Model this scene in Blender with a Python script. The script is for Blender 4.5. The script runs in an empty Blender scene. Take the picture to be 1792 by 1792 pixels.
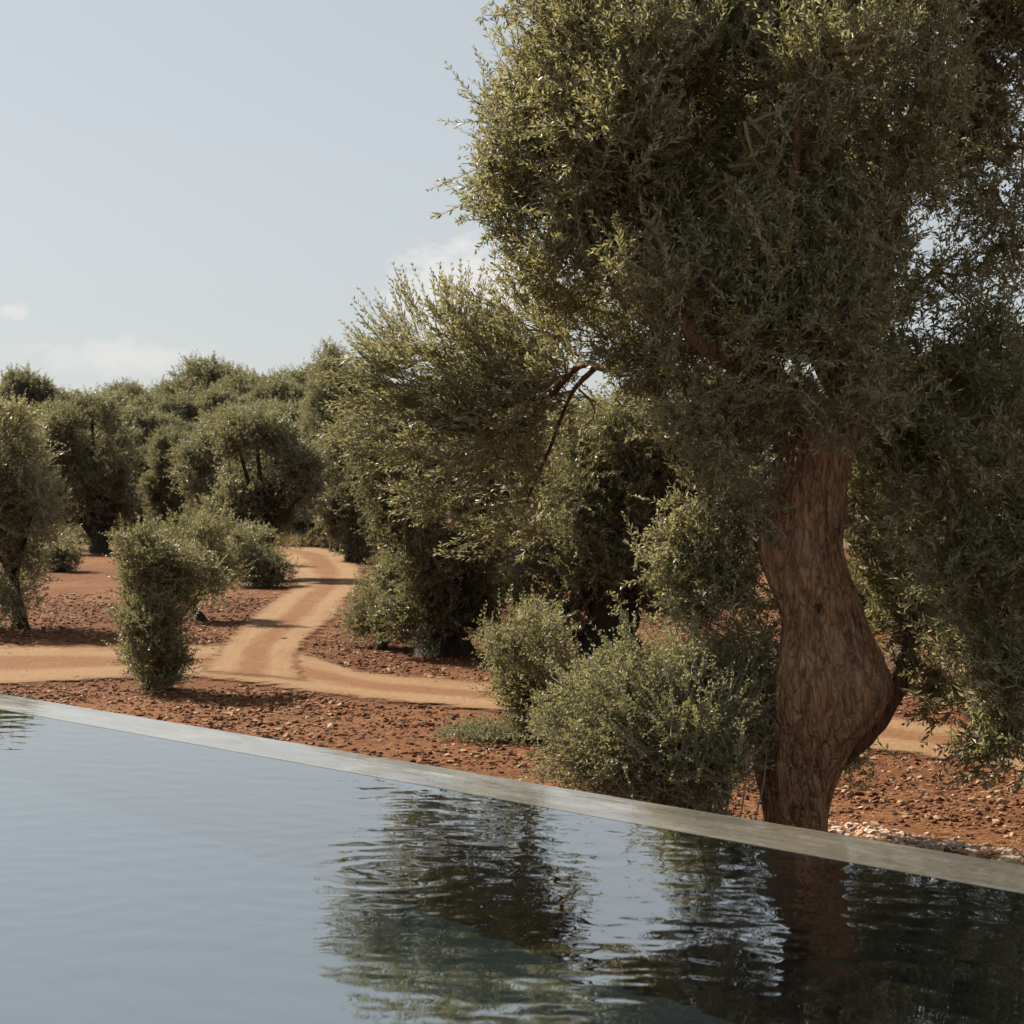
import bpy, math
import numpy as np
from math import radians, sin, cos

scene = bpy.context.scene
COL = scene.collection
F, CX, HY, EYE = 3500.0, 896.0, 838.0, 1.13      # focal length in photo pixels, principal column, horizon row, eye height over the water
DROP = 0.90                                      # the grove lies this far below the water level
SUN_EL, SUN_AZ = radians(41), radians(-45)       # azimuth from +Y towards +X

# ------------------------------------------------------------------ numeric helpers
def P(px, py, z):
    """a point seen at photo pixel (px, py) and standing z metres away"""
    return np.array([(px - CX) / F * z, z, EYE - (py - HY) / F * z])

def G(px, py):
    """a point of the level ground seen at photo pixel (px, py)"""
    z = F * (EYE + DROP) / (py - HY)
    return np.array([(px - CX) / F * z, z, -DROP])

def _hash(i, j, k, seed):
    n = (i * 374761393 + j * 668265263 + k * 2147483647 + seed * 1274126177) & 0xFFFFFFFF
    n = ((n ^ (n >> 13)) * 1274126177) & 0xFFFFFFFF
    n = n ^ (n >> 16)
    return (n & 0xFFFFFF) / float(0xFFFFFF)

def vnoise(p, seed=0):
    p = np.asarray(p, float)
    i = np.floor(p).astype(np.int64); f = p - i; f = f * f * (3 - 2 * f)
    r = 0
    for dx in (0, 1):
        for dy in (0, 1):
            for dz in (0, 1):
                w = (f[..., 0] if dx else 1 - f[..., 0]) * (f[..., 1] if dy else 1 - f[..., 1]) * (f[..., 2] if dz else 1 - f[..., 2])
                r = r + w * _hash(i[..., 0] + dx, i[..., 1] + dy, i[..., 2] + dz, seed)
    return r * 2 - 1

def fbm(p, oct=4, seed=0):
    p = np.asarray(p, float); a = 1.0; r = 0; t = 0
    for o in range(oct):
        r = r + a * vnoise(p, seed + o * 17); t += a
        p = p * 2.03 + 5.1; a *= 0.5
    return r / t

def unit(v):
    v = np.asarray(v, float)
    return v / np.maximum(np.linalg.norm(v, axis=-1, keepdims=True), 1e-9)

def gz(x, y):
    x = np.asarray(x, float); y = np.asarray(y, float)
    p = np.stack([x * .14, y * .14, x * 0], -1)
    return -DROP + 0.07 * vnoise(p, 3) * np.clip((y - 8) / 10, 0, 1)

class Geo:
    """collects vertices and faces (arrays of triangles or quads) for one mesh"""
    def __init__(s): s.v = []; s.f = []; s.n = 0
    def add(s, v, f):
        v = np.asarray(v, np.float32).reshape(-1, 3); f = np.asarray(f, np.int64)
        s.v.append(v); s.f.append(f + s.n); s.n += len(v)
    def mesh(s, name, mat, smooth=False):
        me = bpy.data.meshes.new(name)
        v = np.concatenate(s.v) if s.v else np.zeros((0, 3), np.float32)
        me.vertices.add(len(v)); me.vertices.foreach_set('co', v.ravel())
        sizes = np.concatenate([np.full(len(f), f.shape[1], np.int32) for f in s.f])
        idx = np.concatenate([f.ravel() for f in s.f]).astype(np.int32)
        me.loops.add(len(idx)); me.loops.foreach_set('vertex_index', idx)
        me.polygons.add(len(sizes))
        me.polygons.foreach_set('loop_start', np.concatenate([[0], np.cumsum(sizes)[:-1]]).astype(np.int32))
        me.polygons.foreach_set('loop_total', sizes)
        me.polygons.foreach_set('use_smooth', np.full(len(sizes), smooth))
        me.update(calc_edges=True); me.validate()
        if mat: me.materials.append(mat)
        return me
    def obj(s, name, mat, parent=None, smooth=False):
        o = bpy.data.objects.new(name, s.mesh(name, mat, smooth)); COL.objects.link(o)
        if parent is not None:
            o.parent = parent
        return o

def empty(name, loc):
    o = bpy.data.objects.new(name, None); o.location = [float(c) for c in loc]; o.empty_display_size = .3
    COL.objects.link(o); return o

def tag(o, label=None, cat=None, group=None, kind=None):
    if label: o['label'] = label
    if cat: o['category'] = cat
    if group: o['group'] = group
    if kind: o['kind'] = kind
    return o

def grid_faces(nr, nc, wrap=False):
    r = np.arange(nr - 1)[:, None]; c = np.arange(nc if wrap else nc - 1)[None, :]
    a = r * nc + c; b = r * nc + (c + 1) % nc
    return np.stack([a, b, b + nc, a + nc], -1).reshape(-1, 4)

def spline(pts, n):
    """Catmull-Rom through rows of pts"""
    pts = np.asarray(pts, float); m = len(pts)
    q = np.vstack([2 * pts[0] - pts[1], pts, 2 * pts[-1] - pts[-2]])
    t = np.linspace(0, m - 1 - 1e-9, n); i = t.astype(int); u = (t - i)[:, None]
    p0, p1, p2, p3 = q[i], q[i + 1], q[i + 2], q[i + 3]
    return .5 * (2 * p1 + (p2 - p0) * u + (2 * p0 - 5 * p1 + 4 * p2 - p3) * u * u + (3 * p1 - p0 - 3 * p2 + p3) * u ** 3)

def limb(geo, pts, rad, n=24, sides=12, rough=.12, seed=0, cap=True):
    """a tapered, knotty tube along pts"""
    q = spline(np.column_stack([pts, rad]), n); c, r = q[:, :3], q[:, 3]
    t = unit(np.gradient(c, axis=0))
    ref = np.array([.13, .97, .2]); a = unit(np.cross(t, ref)); b = np.cross(t, a)
    th = np.linspace(0, 2 * np.pi, sides, endpoint=False)
    ring = a[:, None] * np.cos(th)[None, :, None] + b[:, None] * np.sin(th)[None, :, None]
    pos = c[:, None] + ring * r[:, None, None]
    k = 1 + rough * 2.0 * fbm(pos * 5.5, 3, seed) + rough * .5 * np.sin(4 * th + seed)[None]
    pos = c[:, None] + ring * (r[:, None] * k)[..., None]
    geo.add(pos.reshape(-1, 3), grid_faces(n, sides, True))
    if cap:
        geo.add(pos[-1], [[i, (i + 1) % sides, (i + 2) % sides] for i in range(1, sides - 1)] if False else np.array([[0, i, i + 1] for i in range(1, sides - 1)]))

def twigs(geo, p0, p1, p2, r0, r1, segs=4, sides=3):
    """many thin tubes at once along quadratic curves p0-p1-p2"""
    n = len(p0)
    if n == 0: return
    t = np.linspace(0, 1, segs + 1)[None, :, None]
    c = (1 - t) ** 2 * p0[:, None] + 2 * t * (1 - t) * p1[:, None] + t * t * p2[:, None]
    d = unit(np.gradient(c, axis=1)); a = unit(np.cross(d, np.array([.31, .2, .93]))); b = np.cross(d, a)
    r = (np.asarray(r0).reshape(-1, 1) * (1 - t[..., 0]) + np.asarray(r1).reshape(-1, 1) * t[..., 0])[..., None, None]
    th = np.linspace(0, 2 * np.pi, sides, endpoint=False)[None, None, :, None]
    pos = c[:, :, None] + r * (a[:, :, None] * np.cos(th) + b[:, :, None] * np.sin(th))
    per = (segs + 1) * sides
    f = grid_faces(segs + 1, sides, True)[None] + (np.arange(n) * per)[:, None, None]
    geo.add(pos.reshape(-1, 3), f.reshape(-1, 4))

def shoots(leaf, wood, base, d, L, pairs, ll, lw, rng, curve=.25, upcurve=.2, wr=.0022, start=.12, spread=.75):
    """leafy shoots: a thin stem with opposite pairs of narrow leaves"""
    n = len(base)
    L = np.broadcast_to(np.asarray(L, float), (n,)).copy()
    d = unit(d)
    bend = rng.normal(0, 1, (n, 3)) * curve + np.array([0, 0, upcurve])
    p2 = base + d * L[:, None] + bend * (L * .45)[:, None]
    p1 = base + d * (L * .55)[:, None]
    if wood is not None:
        twigs(wood, base, p1, p2, np.full(n, wr), np.full(n, wr * .35), 3, 3)
    t = (np.linspace(start, 1, pairs))[None, :, None]
    c = (1 - t) ** 2 * base[:, None] + 2 * t * (1 - t) * p1[:, None] + t * t * p2[:, None]
    tan = unit(2 * (1 - t) * (p1 - base)[:, None] + 2 * t * (p2 - p1)[:, None])
    a = unit(np.cross(tan, rng.normal(0, 1, (n, 1, 3)))); b = np.cross(tan, a)
    ph = (np.arange(pairs) * (np.pi / 2))[None, :, None] + rng.normal(0, .35, (n, pairs, 1))
    s = a * np.cos(ph) + b * np.sin(ph)
    for sg in (1, -1):
        ld = unit(tan * (1.0 - .15 * sg * rng.random((n, pairs, 1))) + sg * s * spread + rng.normal(0, .22, (n, pairs, 3)))
        ln = ll * (.62 + .55 * rng.random((n, pairs, 1))) * (1 - .45 * np.clip((t - .7) / .3, 0, 1))
        w = np.cross(ld, unit(s * sg * .6 + tan + rng.normal(0, .55, (n, pairs, 3)))); w = unit(w)
        nr = np.cross(w, ld)
        wd = lw * (.75 + .5 * rng.random((n, pairs, 1)))
        v0 = c; tip = c + ld * ln - nr * ln * .10 * rng.normal(0, 1, (n, pairs, 1))
        m1 = c + ld * ln * .48 + w * wd * .5 + nr * wd * .22
        m2 = c + ld * ln * .48 - w * wd * .5 + nr * wd * .22
        V = np.stack([v0, m1, tip, m2], 2).reshape(-1, 3)
        q = np.arange(n * pairs)[:, None] * 4
        leaf.add(V, np.concatenate([q + [0, 1, 2], q + [0, 2, 3]]))

# ------------------------------------------------------------------ materials
def new_mat(name):
    m = bpy.data.materials.new(name); m.use_nodes = True
    nt = m.node_tree; nt.nodes.clear()
    out = nt.nodes.new('ShaderNodeOutputMaterial')
    return m, nt, out

def N(nt, t, **kw):
    n = nt.nodes.new(t)
    for k, v in kw.items():
        if k.startswith('i_'):
            key = k[2:].replace('_', ' ')
            n.inputs[int(key) if key.isdigit() else key].default_value = v
        else: setattr(n, k, v)
    return n

def ramp(nt, fac, stops):
    r = nt.nodes.new('ShaderNodeValToRGB'); e = r.color_ramp.elements
    while len(e) < len(stops): e.new(.5)
    for k, (p, c) in enumerate(stops):
        e[k].position = p; e[k].color = (*c, 1) if len(c) == 3 else c
    nt.links.new(fac, r.inputs[0]); return r.outputs[0]

def noise(nt, vec, scale, detail=4, rough=.55, dist=0.0):
    n = N(nt, 'ShaderNodeTexNoise'); n.inputs['Scale'].default_value = scale
    n.inputs['Detail'].default_value = detail; n.inputs['Roughness'].default_value = rough
    n.inputs['Distortion'].default_value = dist
    if vec is not None: nt.links.new(vec, n.inputs['Vector'])
    return n.outputs['Fac']

def mapping(nt, vec, scale):
    m = N(nt, 'ShaderNodeMapping'); m.inputs['Scale'].default_value = scale
    nt.links.new(vec, m.inputs['Vector']); return m.outputs[0]

def mix(nt, fac, a, b, mode='MIX'):
    m = N(nt, 'ShaderNodeMix', data_type='RGBA', blend_type=mode)
    for sock, v in ((m.inputs[0], fac), (m.inputs[6], a), (m.inputs[7], b)):
        if hasattr(v, 'is_linked') or isinstance(v, bpy.types.NodeSocket): nt.links.new(v, sock)
        elif isinstance(v, (tuple, list)): sock.default_value = (*v, 1) if len(v) == 3 else v
        else: sock.default_value = v
    return m.outputs[2]

def math_(nt, op, a, b=None, clamp=False):
    m = N(nt, 'ShaderNodeMath', operation=op, use_clamp=clamp)
    for k, v in enumerate((a, b)):
        if v is None: continue
        if isinstance(v, bpy.types.NodeSocket): nt.links.new(v, m.inputs[k])
        else: m.inputs[k].default_value = v
    return m.outputs[0]

def leaf_mat(name, top, top2, under, trans=.28, rough=.48):
    m, nt, out = new_mat(name)
    g = N(nt, 'ShaderNodeNewGeometry')
    c = mix(nt, g.outputs['Random Per Island'], top, top2)
    c = mix(nt, g.outputs['Backfacing'], c, under)
    b = N(nt, 'ShaderNodeBsdfPrincipled'); b.inputs['Roughness'].default_value = rough
    b.inputs['Specular IOR Level'].default_value = .5
    nt.links.new(c, b.inputs['Base Color'])
    tr = N(nt, 'ShaderNodeBsdfTranslucent')
    nt.links.new(mix(nt, .5, c, (.30, .29, .08)), tr.inputs['Color'])
    ms = N(nt, 'ShaderNodeMixShader'); ms.inputs[0].default_value = trans
    nt.links.new(b.outputs[0], ms.inputs[1]); nt.links.new(tr.outputs[0], ms.inputs[2])
    nt.links.new(ms.outputs[0], out.inputs[0]); return m

def flat_mat(name, c1, c2, scale=8, rough=.8, bump=.3, bscale=30):
    m, nt, out = new_mat(name)
    tc = N(nt, 'ShaderNodeTexCoord').outputs['Object']
    c = ramp(nt, noise(nt, tc, scale, 5), [(.3, c1), (.7, c2)])
    b = N(nt, 'ShaderNodeBsdfPrincipled'); b.inputs['Roughness'].default_value = rough
    nt.links.new(c, b.inputs['Base Color'])
    bp = N(nt, 'ShaderNodeBump'); bp.inputs['Strength'].default_value = bump; bp.inputs['Distance'].default_value = .02
    nt.links.new(noise(nt, tc, bscale, 4), bp.inputs['Height']); nt.links.new(bp.outputs[0], b.inputs['Normal'])
    nt.links.new(b.outputs[0], out.inputs[0]); return m

def bark_mat(name, dark, mid, light, lichen=None, s=1.0):
    m, nt, out = new_mat(name)
    tc = N(nt, 'ShaderNodeTexCoord').outputs['Object']
    v1 = mapping(nt, tc, (1, 1, .32))
    n1 = noise(nt, v1, 26 * s, 6, .65, .6); n2 = noise(nt, mapping(nt, tc, (1, 1, .5)), 4.5 * s, 3)
    c = ramp(nt, n1, [(.30, dark), (.52, mid), (.74, light)])
    c = mix(nt, ramp(nt, n2, [(.42, (0, 0, 0)), (.62, (1, 1, 1))]), c, mix(nt, .45, c, mid))
    n3 = noise(nt, mapping(nt, tc, (1, 1, .16)), 55 * s, 5, .7, .8)
    c = mix(nt, ramp(nt, n3, [(.33, (.7, .7, .7)), (.45, (0, 0, 0))]), c, dark)
    if lichen:
        ln = noise(nt, tc, 3.1 * s, 5, .7)
        c = mix(nt, ramp(nt, ln, [(.56, (0, 0, 0)), (.70, (.75, .75, .75))]), c, lichen)
    b = N(nt, 'ShaderNodeBsdfPrincipled'); b.inputs['Roughness'].default_value = .88
    nt.links.new(c, b.inputs['Base Color'])
    wv = N(nt, 'ShaderNodeTexNoise'); wv.inputs['Scale'].default_value = 7 * s; wv.inputs['Detail'].default_value = 4; nt.links.new(tc, wv.inputs['Vector'])
    sc = N(nt, 'ShaderNodeVectorMath', operation='SCALE'); sc.inputs['Scale'].default_value = .10; nt.links.new(wv.outputs['Color'], sc.inputs[0])
    ad = N(nt, 'ShaderNodeVectorMath', operation='ADD'); nt.links.new(tc, ad.inputs[0]); nt.links.new(sc.outputs[0], ad.inputs[1])
    vo = N(nt, 'ShaderNodeTexVoronoi', feature='DISTANCE_TO_EDGE'); vo.inputs['Scale'].default_value = 24 * s
    nt.links.new(mapping(nt, ad.outputs[0], (1, 1, .13)), vo.inputs['Vector'])
    crack = ramp(nt, vo.outputs[0], [(0.0, (.55, .55, .55)), (.05, (.22, .22, .22)), (.14, (0, 0, 0))])
    nt.links.new(mix(nt, math_(nt, 'MULTIPLY', crack, math_(nt, 'MULTIPLY', n2, 1.5), True), c, dark), b.inputs['Base Color'])
    h = math_(nt, 'ADD', math_(nt, 'ADD', n1, math_(nt, 'MULTIPLY', n3, 1.0)), math_(nt, 'MULTIPLY', math_(nt, 'MINIMUM', vo.outputs[0], .16), 4.0))
    bp = N(nt, 'ShaderNodeBump'); bp.inputs['Strength'].default_value = .9; bp.inputs['Distance'].default_value = .08 / s
    nt.links.new(h, bp.inputs['Height']); nt.links.new(bp.outputs[0], b.inputs['Normal'])
    nt.links.new(b.outputs[0], out.inputs[0]); return m

M = {}
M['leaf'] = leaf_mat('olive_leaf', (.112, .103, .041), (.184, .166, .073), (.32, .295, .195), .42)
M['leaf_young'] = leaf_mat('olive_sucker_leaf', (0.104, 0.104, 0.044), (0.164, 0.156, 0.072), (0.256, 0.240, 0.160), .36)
M['leaf_far'] = leaf_mat('olive_leaf_far', (0.073, 0.070, 0.037), (0.118, 0.109, 0.061), (0.212, 0.200, 0.156), .36)  # darkened: the shade the rows cast on each other is in the colour
M['leaf_silver_lit'] = leaf_mat('olive_leaf_silver_lit', (0.132, 0.124, 0.058), (0.216, 0.200, 0.100), (0.336, 0.312, 0.216), .38)  # silvery leaf made brighter, with sunlight put into its colour
M['leaf_shaded'] = leaf_mat('olive_leaf_shaded', (0.058, 0.056, 0.024), (0.090, 0.083, 0.038), (0.168, 0.160, 0.108), .32)  # darker copy of the olive leaf, tree shade put into its colour
M['leaf_bush'] = leaf_mat('thorn_bush_leaf', (0.152, 0.152, 0.068), (0.224, 0.212, 0.096), (0.264, 0.248, 0.152), .38, .5)
M['herb'] = leaf_mat('herb_leaf', (0.120, 0.128, 0.064), (0.176, 0.176, 0.104), (0.200, 0.192, 0.128), .3, .6)
M['dry'] = leaf_mat('dry_scrub_leaf', (0.160, 0.104, 0.060), (0.216, 0.144, 0.088), (0.216, 0.152, 0.096), .25, .7)
M['twig'] = flat_mat('olive_twig', (0.150, 0.116, 0.053), (0.240, 0.188, 0.090), 6, .7, .1)
M['twig_pale'] = flat_mat('pale_twig', (0.240, 0.210, 0.158), (0.345, 0.307, 0.240), 6, .8, .1)
M['bark'] = bark_mat('olive_bark', (.075, .037, .019), (.56, .295, .145), (.76, .50, .29), (.56, .42, .30))  # trunk tones raised, sunlight baked into the bark colour
M['bark_limb'] = bark_mat('olive_limb_bark', (.05, .026, .014), (.26, .135, .068), (.40, .24, .135), None)
M['bark_far'] = bark_mat('olive_bark_far', (0.020, 0.013, 0.009), (0.060, 0.037, 0.022), (0.104, 0.068, 0.044), None, .7)  # bark darkened, shade under the crowns put into its colour

def soil_mat():
    m, nt, out = new_mat('red_soil')
    tc = N(nt, 'ShaderNodeTexCoord').outputs['Object']
    big = noise(nt, tc, .23, 4, .6); med = noise(nt, tc, 2.2, 5, .62); fine = noise(nt, tc, 18, 5, .7)
    c = ramp(nt, fine, [(.28, (0.043, 0.013, 0.004)), (.5, (0.093, 0.030, 0.009)), (.68, (0.159, 0.059, 0.020)), (.82, (0.279, 0.142, 0.062))])
    c2 = ramp(nt, fine, [(.28, (0.086, 0.031, 0.012)), (.55, (0.172, 0.074, 0.027)), (.75, (0.305, 0.166, 0.075))])
    f = math_(nt, 'ADD', math_(nt, 'MULTIPLY', big, .75), math_(nt, 'MULTIPLY', med, .35))
    c = mix(nt, ramp(nt, f, [(.44, (0, 0, 0)), (.64, (1, 1, 1))]), c, c2)
    b = N(nt, 'ShaderNodeBsdfPrincipled'); b.inputs['Roughness'].default_value = .95; b.inputs['Specular IOR Level'].default_value = .15
    nt.links.new(c, b.inputs['Base Color'])
    h = math_(nt, 'ADD', fine, math_(nt, 'MULTIPLY', med, 2.0))
    bp = N(nt, 'ShaderNodeBump'); bp.inputs['Strength'].default_value = 1; bp.inputs['Distance'].default_value = .05
    nt.links.new(h, bp.inputs['Height']); nt.links.new(bp.outputs[0], b.inputs['Normal'])
    nt.links.new(b.outputs[0], out.inputs[0]); return m

def road_mat():
    m, nt, out = new_mat('dusty_track')
    tc = N(nt, 'ShaderNodeTexCoord').outputs['Object']
    uv = N(nt, 'ShaderNodeUVMap', uv_map='track').outputs[0]
    sx = N(nt, 'ShaderNodeSeparateXYZ'); nt.links.new(uv, sx.inputs[0])
    across = sx.outputs[1]                                   # 0 and 1 at the two verges
    wob = math_(nt, 'ADD', across, math_(nt, 'MULTIPLY', math_(nt, 'SUBTRACT', noise(nt, tc, .9, 4), .5), .16))
    st = noise(nt, mapping(nt, uv, (.35, 9, 1)), 1.0, 5, .6, .8)
    fine = noise(nt, tc, 22, 5, .7); med = noise(nt, tc, 1.6, 5, .6)
    c = ramp(nt, fine, [(.25, (0.148, 0.086, 0.042)), (.55, (0.214, 0.133, 0.069)), (.8, (0.274, 0.187, 0.104))])
    loose = ramp(nt, fine, [(.25, (0.082, 0.033, 0.013)), (.55, (0.159, 0.073, 0.031)), (.8, (0.241, 0.136, 0.069))])
    rut = ramp(nt, wob, [(.0, (1, 1, 1)), (.17, (.15, .15, .15)), (.30, (0, 0, 0)), (.42, (1, 1, 1)), (.58, (1, 1, 1)), (.70, (0, 0, 0)), (.84, (.15, .15, .15)), (1.0, (1, 1, 1))])
    k = math_(nt, 'ADD', rut, math_(nt, 'MULTIPLY', math_(nt, 'SUBTRACT', math_(nt, 'ADD', st, med), 1.0), 1.3), True)
    c = mix(nt, math_(nt, 'MULTIPLY', k, 1.0), c, loose)
    b = N(nt, 'ShaderNodeBsdfPrincipled'); b.inputs['Roughness'].default_value = .95; b.inputs['Specular IOR Level'].default_value = .15
    nt.links.new(c, b.inputs['Base Color'])
    bp = N(nt, 'ShaderNodeBump'); bp.inputs['Strength'].default_value = .8; bp.inputs['Distance'].default_value = .03
    nt.links.new(math_(nt, 'ADD', fine, math_(nt, 'MULTIPLY', med, 1.2)), bp.inputs['Height']); nt.links.new(bp.outputs[0], b.inputs['Normal'])
    # the dust thins out raggedly into the soil at both verges
    e = math_(nt, 'MULTIPLY', math_(nt, 'SUBTRACT', .5, math_(nt, 'ABSOLUTE', math_(nt, 'SUBTRACT', across, .5))), 5.0)
    e = math_(nt, 'SUBTRACT', math_(nt, 'ADD', e, math_(nt, 'MULTIPLY', math_(nt, 'ADD', noise(nt, tc, 3.5, 6, .7), math_(nt, 'MULTIPLY', fine, .5)), 2.2)), 1.75)
    ends = N(nt, 'ShaderNodeUVMap', uv_map='ends').outputs[0]; sx2 = N(nt, 'ShaderNodeSeparateXYZ'); nt.links.new(ends, sx2.inputs[0])
    e = math_(nt, 'MULTIPLY', math_(nt, 'MINIMUM', e, math_(nt, 'SUBTRACT', math_(nt, 'ADD', math_(nt, 'MULTIPLY', sx2.outputs[0], 2.2), noise(nt, tc, 3.5, 6, .7)), .9)), 2.2, True)
    t = N(nt, 'ShaderNodeBsdfTransparent'); ms = N(nt, 'ShaderNodeMixShader')
    nt.links.new(e, ms.inputs[0]); nt.links.new(t.outputs[0], ms.inputs[1]); nt.links.new(b.outputs[0], ms.inputs[2])
    nt.links.new(ms.outputs[0], out.inputs[0]); return m

def water_mat():
    m, nt, out = new_mat('pool_water')
    b = N(nt, 'ShaderNodeBsdfPrincipled'); b.inputs['Roughness'].default_value = 0
    b.inputs['IOR'].default_value = 1.50; b.inputs['Transmission Weight'].default_value = 1
    b.inputs['Base Color'].default_value = (.86, .95, .95, 1)
    gl = N(nt, 'ShaderNodeBsdfGlossy'); gl.inputs['Roughness'].default_value = 0; gl.inputs['Color'].default_value = (.95, .98, 1, 1)
    ms = N(nt, 'ShaderNodeMixShader'); ms.inputs[0].default_value = .33
    nt.links.new(b.outputs[0], ms.inputs[1]); nt.links.new(gl.outputs[0], ms.inputs[2]); nt.links.new(ms.outputs[0], out.inputs[0]); return m

def coping_mat():
    m, nt, out = new_mat('wet_concrete')
    rot = N(nt, 'ShaderNodeMapping'); rot.inputs['Rotation'].default_value = (0, 0, radians(48.2))
    nt.links.new(N(nt, 'ShaderNodeTexCoord').outputs['Object'], rot.inputs['Vector']); tc = rot.outputs[0]
    n1 = noise(nt, mapping(nt, tc, (1.0, 3.6, 1)), 2.4, 6, .70, .7); n2 = noise(nt, tc, 40, 4, .6)
    c = ramp(nt, n1, [(.32, (0.020, 0.018, 0.012)), (.46, (0.058, 0.051, 0.036)), (.58, (0.112, 0.102, 0.078)), (.70, (0.231, 0.218, 0.190))])
    c = mix(nt, .3, c, ramp(nt, n2, [(.3, (0.054, 0.051, 0.037)), (.7, (0.204, 0.190, 0.156))]))
    b = N(nt, 'ShaderNodeBsdfPrincipled'); b.inputs['Roughness'].default_value = .5
    nt.links.new(c, b.inputs['Base Color'])
    b.inputs['Coat Weight'].default_value = 1; b.inputs['Coat IOR'].default_value = 1.6
    nt.links.new(ramp(nt, noise(nt, mapping(nt, tc, (1, 3, 1)), 3, 4), [(.42, (.012,) * 3), (.74, (.26,) * 3)]), b.inputs['Coat Roughness'])
    bp = N(nt, 'ShaderNodeBump'); bp.inputs['Strength'].default_value = .10; bp.inputs['Distance'].default_value = .01
    nt.links.new(noise(nt, mapping(nt, tc, (1, 2.2, 1)), 9, 3), bp.inputs['Height']); nt.links.new(bp.outputs[0], b.inputs['Coat Normal'])
    nt.links.new(b.outputs[0], out.inputs[0]); return m

M['soil'] = soil_mat(); M['road'] = road_mat(); M['water'] = water_mat(); M['coping'] = coping_mat()
M['lining'] = flat_mat('pool_lining', (.10, .135, .14), (.13, .165, .17), 1.5, .8, .2, 25)  # darker than the floor: shade on the pool wall is put into the colour
M['floor'] = flat_mat('pool_floor', (.32, .52, .53), (.40, .61, .62), 1.2, .8, .2, 25)  # brighter than the lining: light on the pool floor is put into the colour
M['concrete'] = flat_mat('pool_concrete', (.22, .20, .165), (.34, .32, .27), 3, .8, .3, 25)
M['deck'] = flat_mat('deck_stone', (.42, .39, .33), (.52, .49, .42), 2, .7, .2, 25)
def stone_mat(name, a, b_, rough=.9):
    m, nt, out = new_mat(name)
    g = N(nt, 'ShaderNodeNewGeometry'); tc = N(nt, 'ShaderNodeTexCoord').outputs['Object']
    c = mix(nt, g.outputs['Random Per Island'], a, b_)
    c = mix(nt, noise(nt, tc, 25, 4), mix(nt, .5, c, (.12, .05, .03)), c)
    b = N(nt, 'ShaderNodeBsdfPrincipled'); b.inputs['Roughness'].default_value = rough; b.inputs['Specular IOR Level'].default_value = .2
    nt.links.new(c, b.inputs['Base Color']); nt.links.new(b.outputs[0], out.inputs[0]); return m
M['clod'] = stone_mat('soil_clod', (0.080, 0.026, 0.009), (0.168, 0.068, 0.026))
M['stone'] = stone_mat('field_stone', (0.242, 0.125, 0.058), (0.404, 0.293, 0.175))
M['pebble'] = stone_mat('white_pebble', (.40, .25, .16), (.58, .48, .39))

# ------------------------------------------------------------------ world, sun, camera
w = bpy.data.worlds.new('World'); scene.world = w; w.use_nodes = True
nt = w.node_tree; nt.nodes.clear()
out = N(nt, 'ShaderNodeOutputWorld'); bg = N(nt, 'ShaderNodeBackground')
sky = N(nt, 'ShaderNodeTexSky', sky_type='NISHITA', sun_disc=False)
sky.sun_elevation = SUN_EL; sky.sun_rotation = SUN_AZ % (2 * math.pi)
sky.altitude = 50; sky.air_density = 1.0; sky.dust_density = .8; sky.ozone_density = 1.4
hs = N(nt, 'ShaderNodeHueSaturation'); hs.inputs['Saturation'].default_value = .47
nt.links.new(sky.outputs[0], hs.inputs['Color'])
d = N(nt, 'ShaderNodeTexCoord').outputs['Generated']
def cloud(c, r, sx, sz, thr, sc):
    v = N(nt, 'ShaderNodeVectorMath', operation='SUBTRACT'); nt.links.new(d, v.inputs[0]); v.inputs[1].default_value = tuple(unit(np.array(c)))
    mv = N(nt, 'ShaderNodeVectorMath', operation='MULTIPLY'); nt.links.new(v.outputs[0], mv.inputs[0]); mv.inputs[1].default_value = (sx, 1, sz)
    ln = N(nt, 'ShaderNodeVectorMath', operation='LENGTH'); nt.links.new(mv.outputs[0], ln.inputs[0])
    fall = math_(nt, 'SUBTRACT', 1.0, math_(nt, 'DIVIDE', ln.outputs['Value'], r), True)
    n = noise(nt, mapping(nt, d, (1, 1, 1.7)), sc, 6, .6, .3)
    return math_(nt, 'MULTIPLY', math_(nt, 'MULTIPLY', math_(nt, 'SUBTRACT', math_(nt, 'ADD', math_(nt, 'MULTIPLY', fall, .75), n), thr), 3.2, True), math_(nt, 'MULTIPLY', fall, 4.0, True))
def dirpx(px, py): return ((px - CX) / F, 1.0, (HY - py) / F)
m1 = math_(nt, 'MULTIPLY', cloud(dirpx(820, 520), .040, .75, 1.0, .62, 60), .85)
m2 = math_(nt, 'MULTIPLY', cloud(dirpx(215, 625), .045, .6, 2.6, .78, 60), .55)
m3 = math_(nt, 'MULTIPLY', cloud(dirpx(25, 545), .010, .8, 1.2, .8, 90), .6)
m4 = math_(nt, 'MULTIPLY', cloud(dirpx(770, 475), .010, 1.2, .7, .78, 70), .7)
mm = math_(nt, 'MAXIMUM', math_(nt, 'MAXIMUM', m1, m2), math_(nt, 'MAXIMUM', m3, m4))
veil = mix(nt, .68, hs.outputs[0], (3.75, 4.05, 4.2))               # thin high haze evens the sky out
nt.links.new(mix(nt, mm, veil, (6.7, 6.5, 6.3)), bg.inputs['Color'])
bg.inputs['Strength'].default_value = .050
nt.links.new(bg.outputs[0], out.inputs[0])

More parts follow.
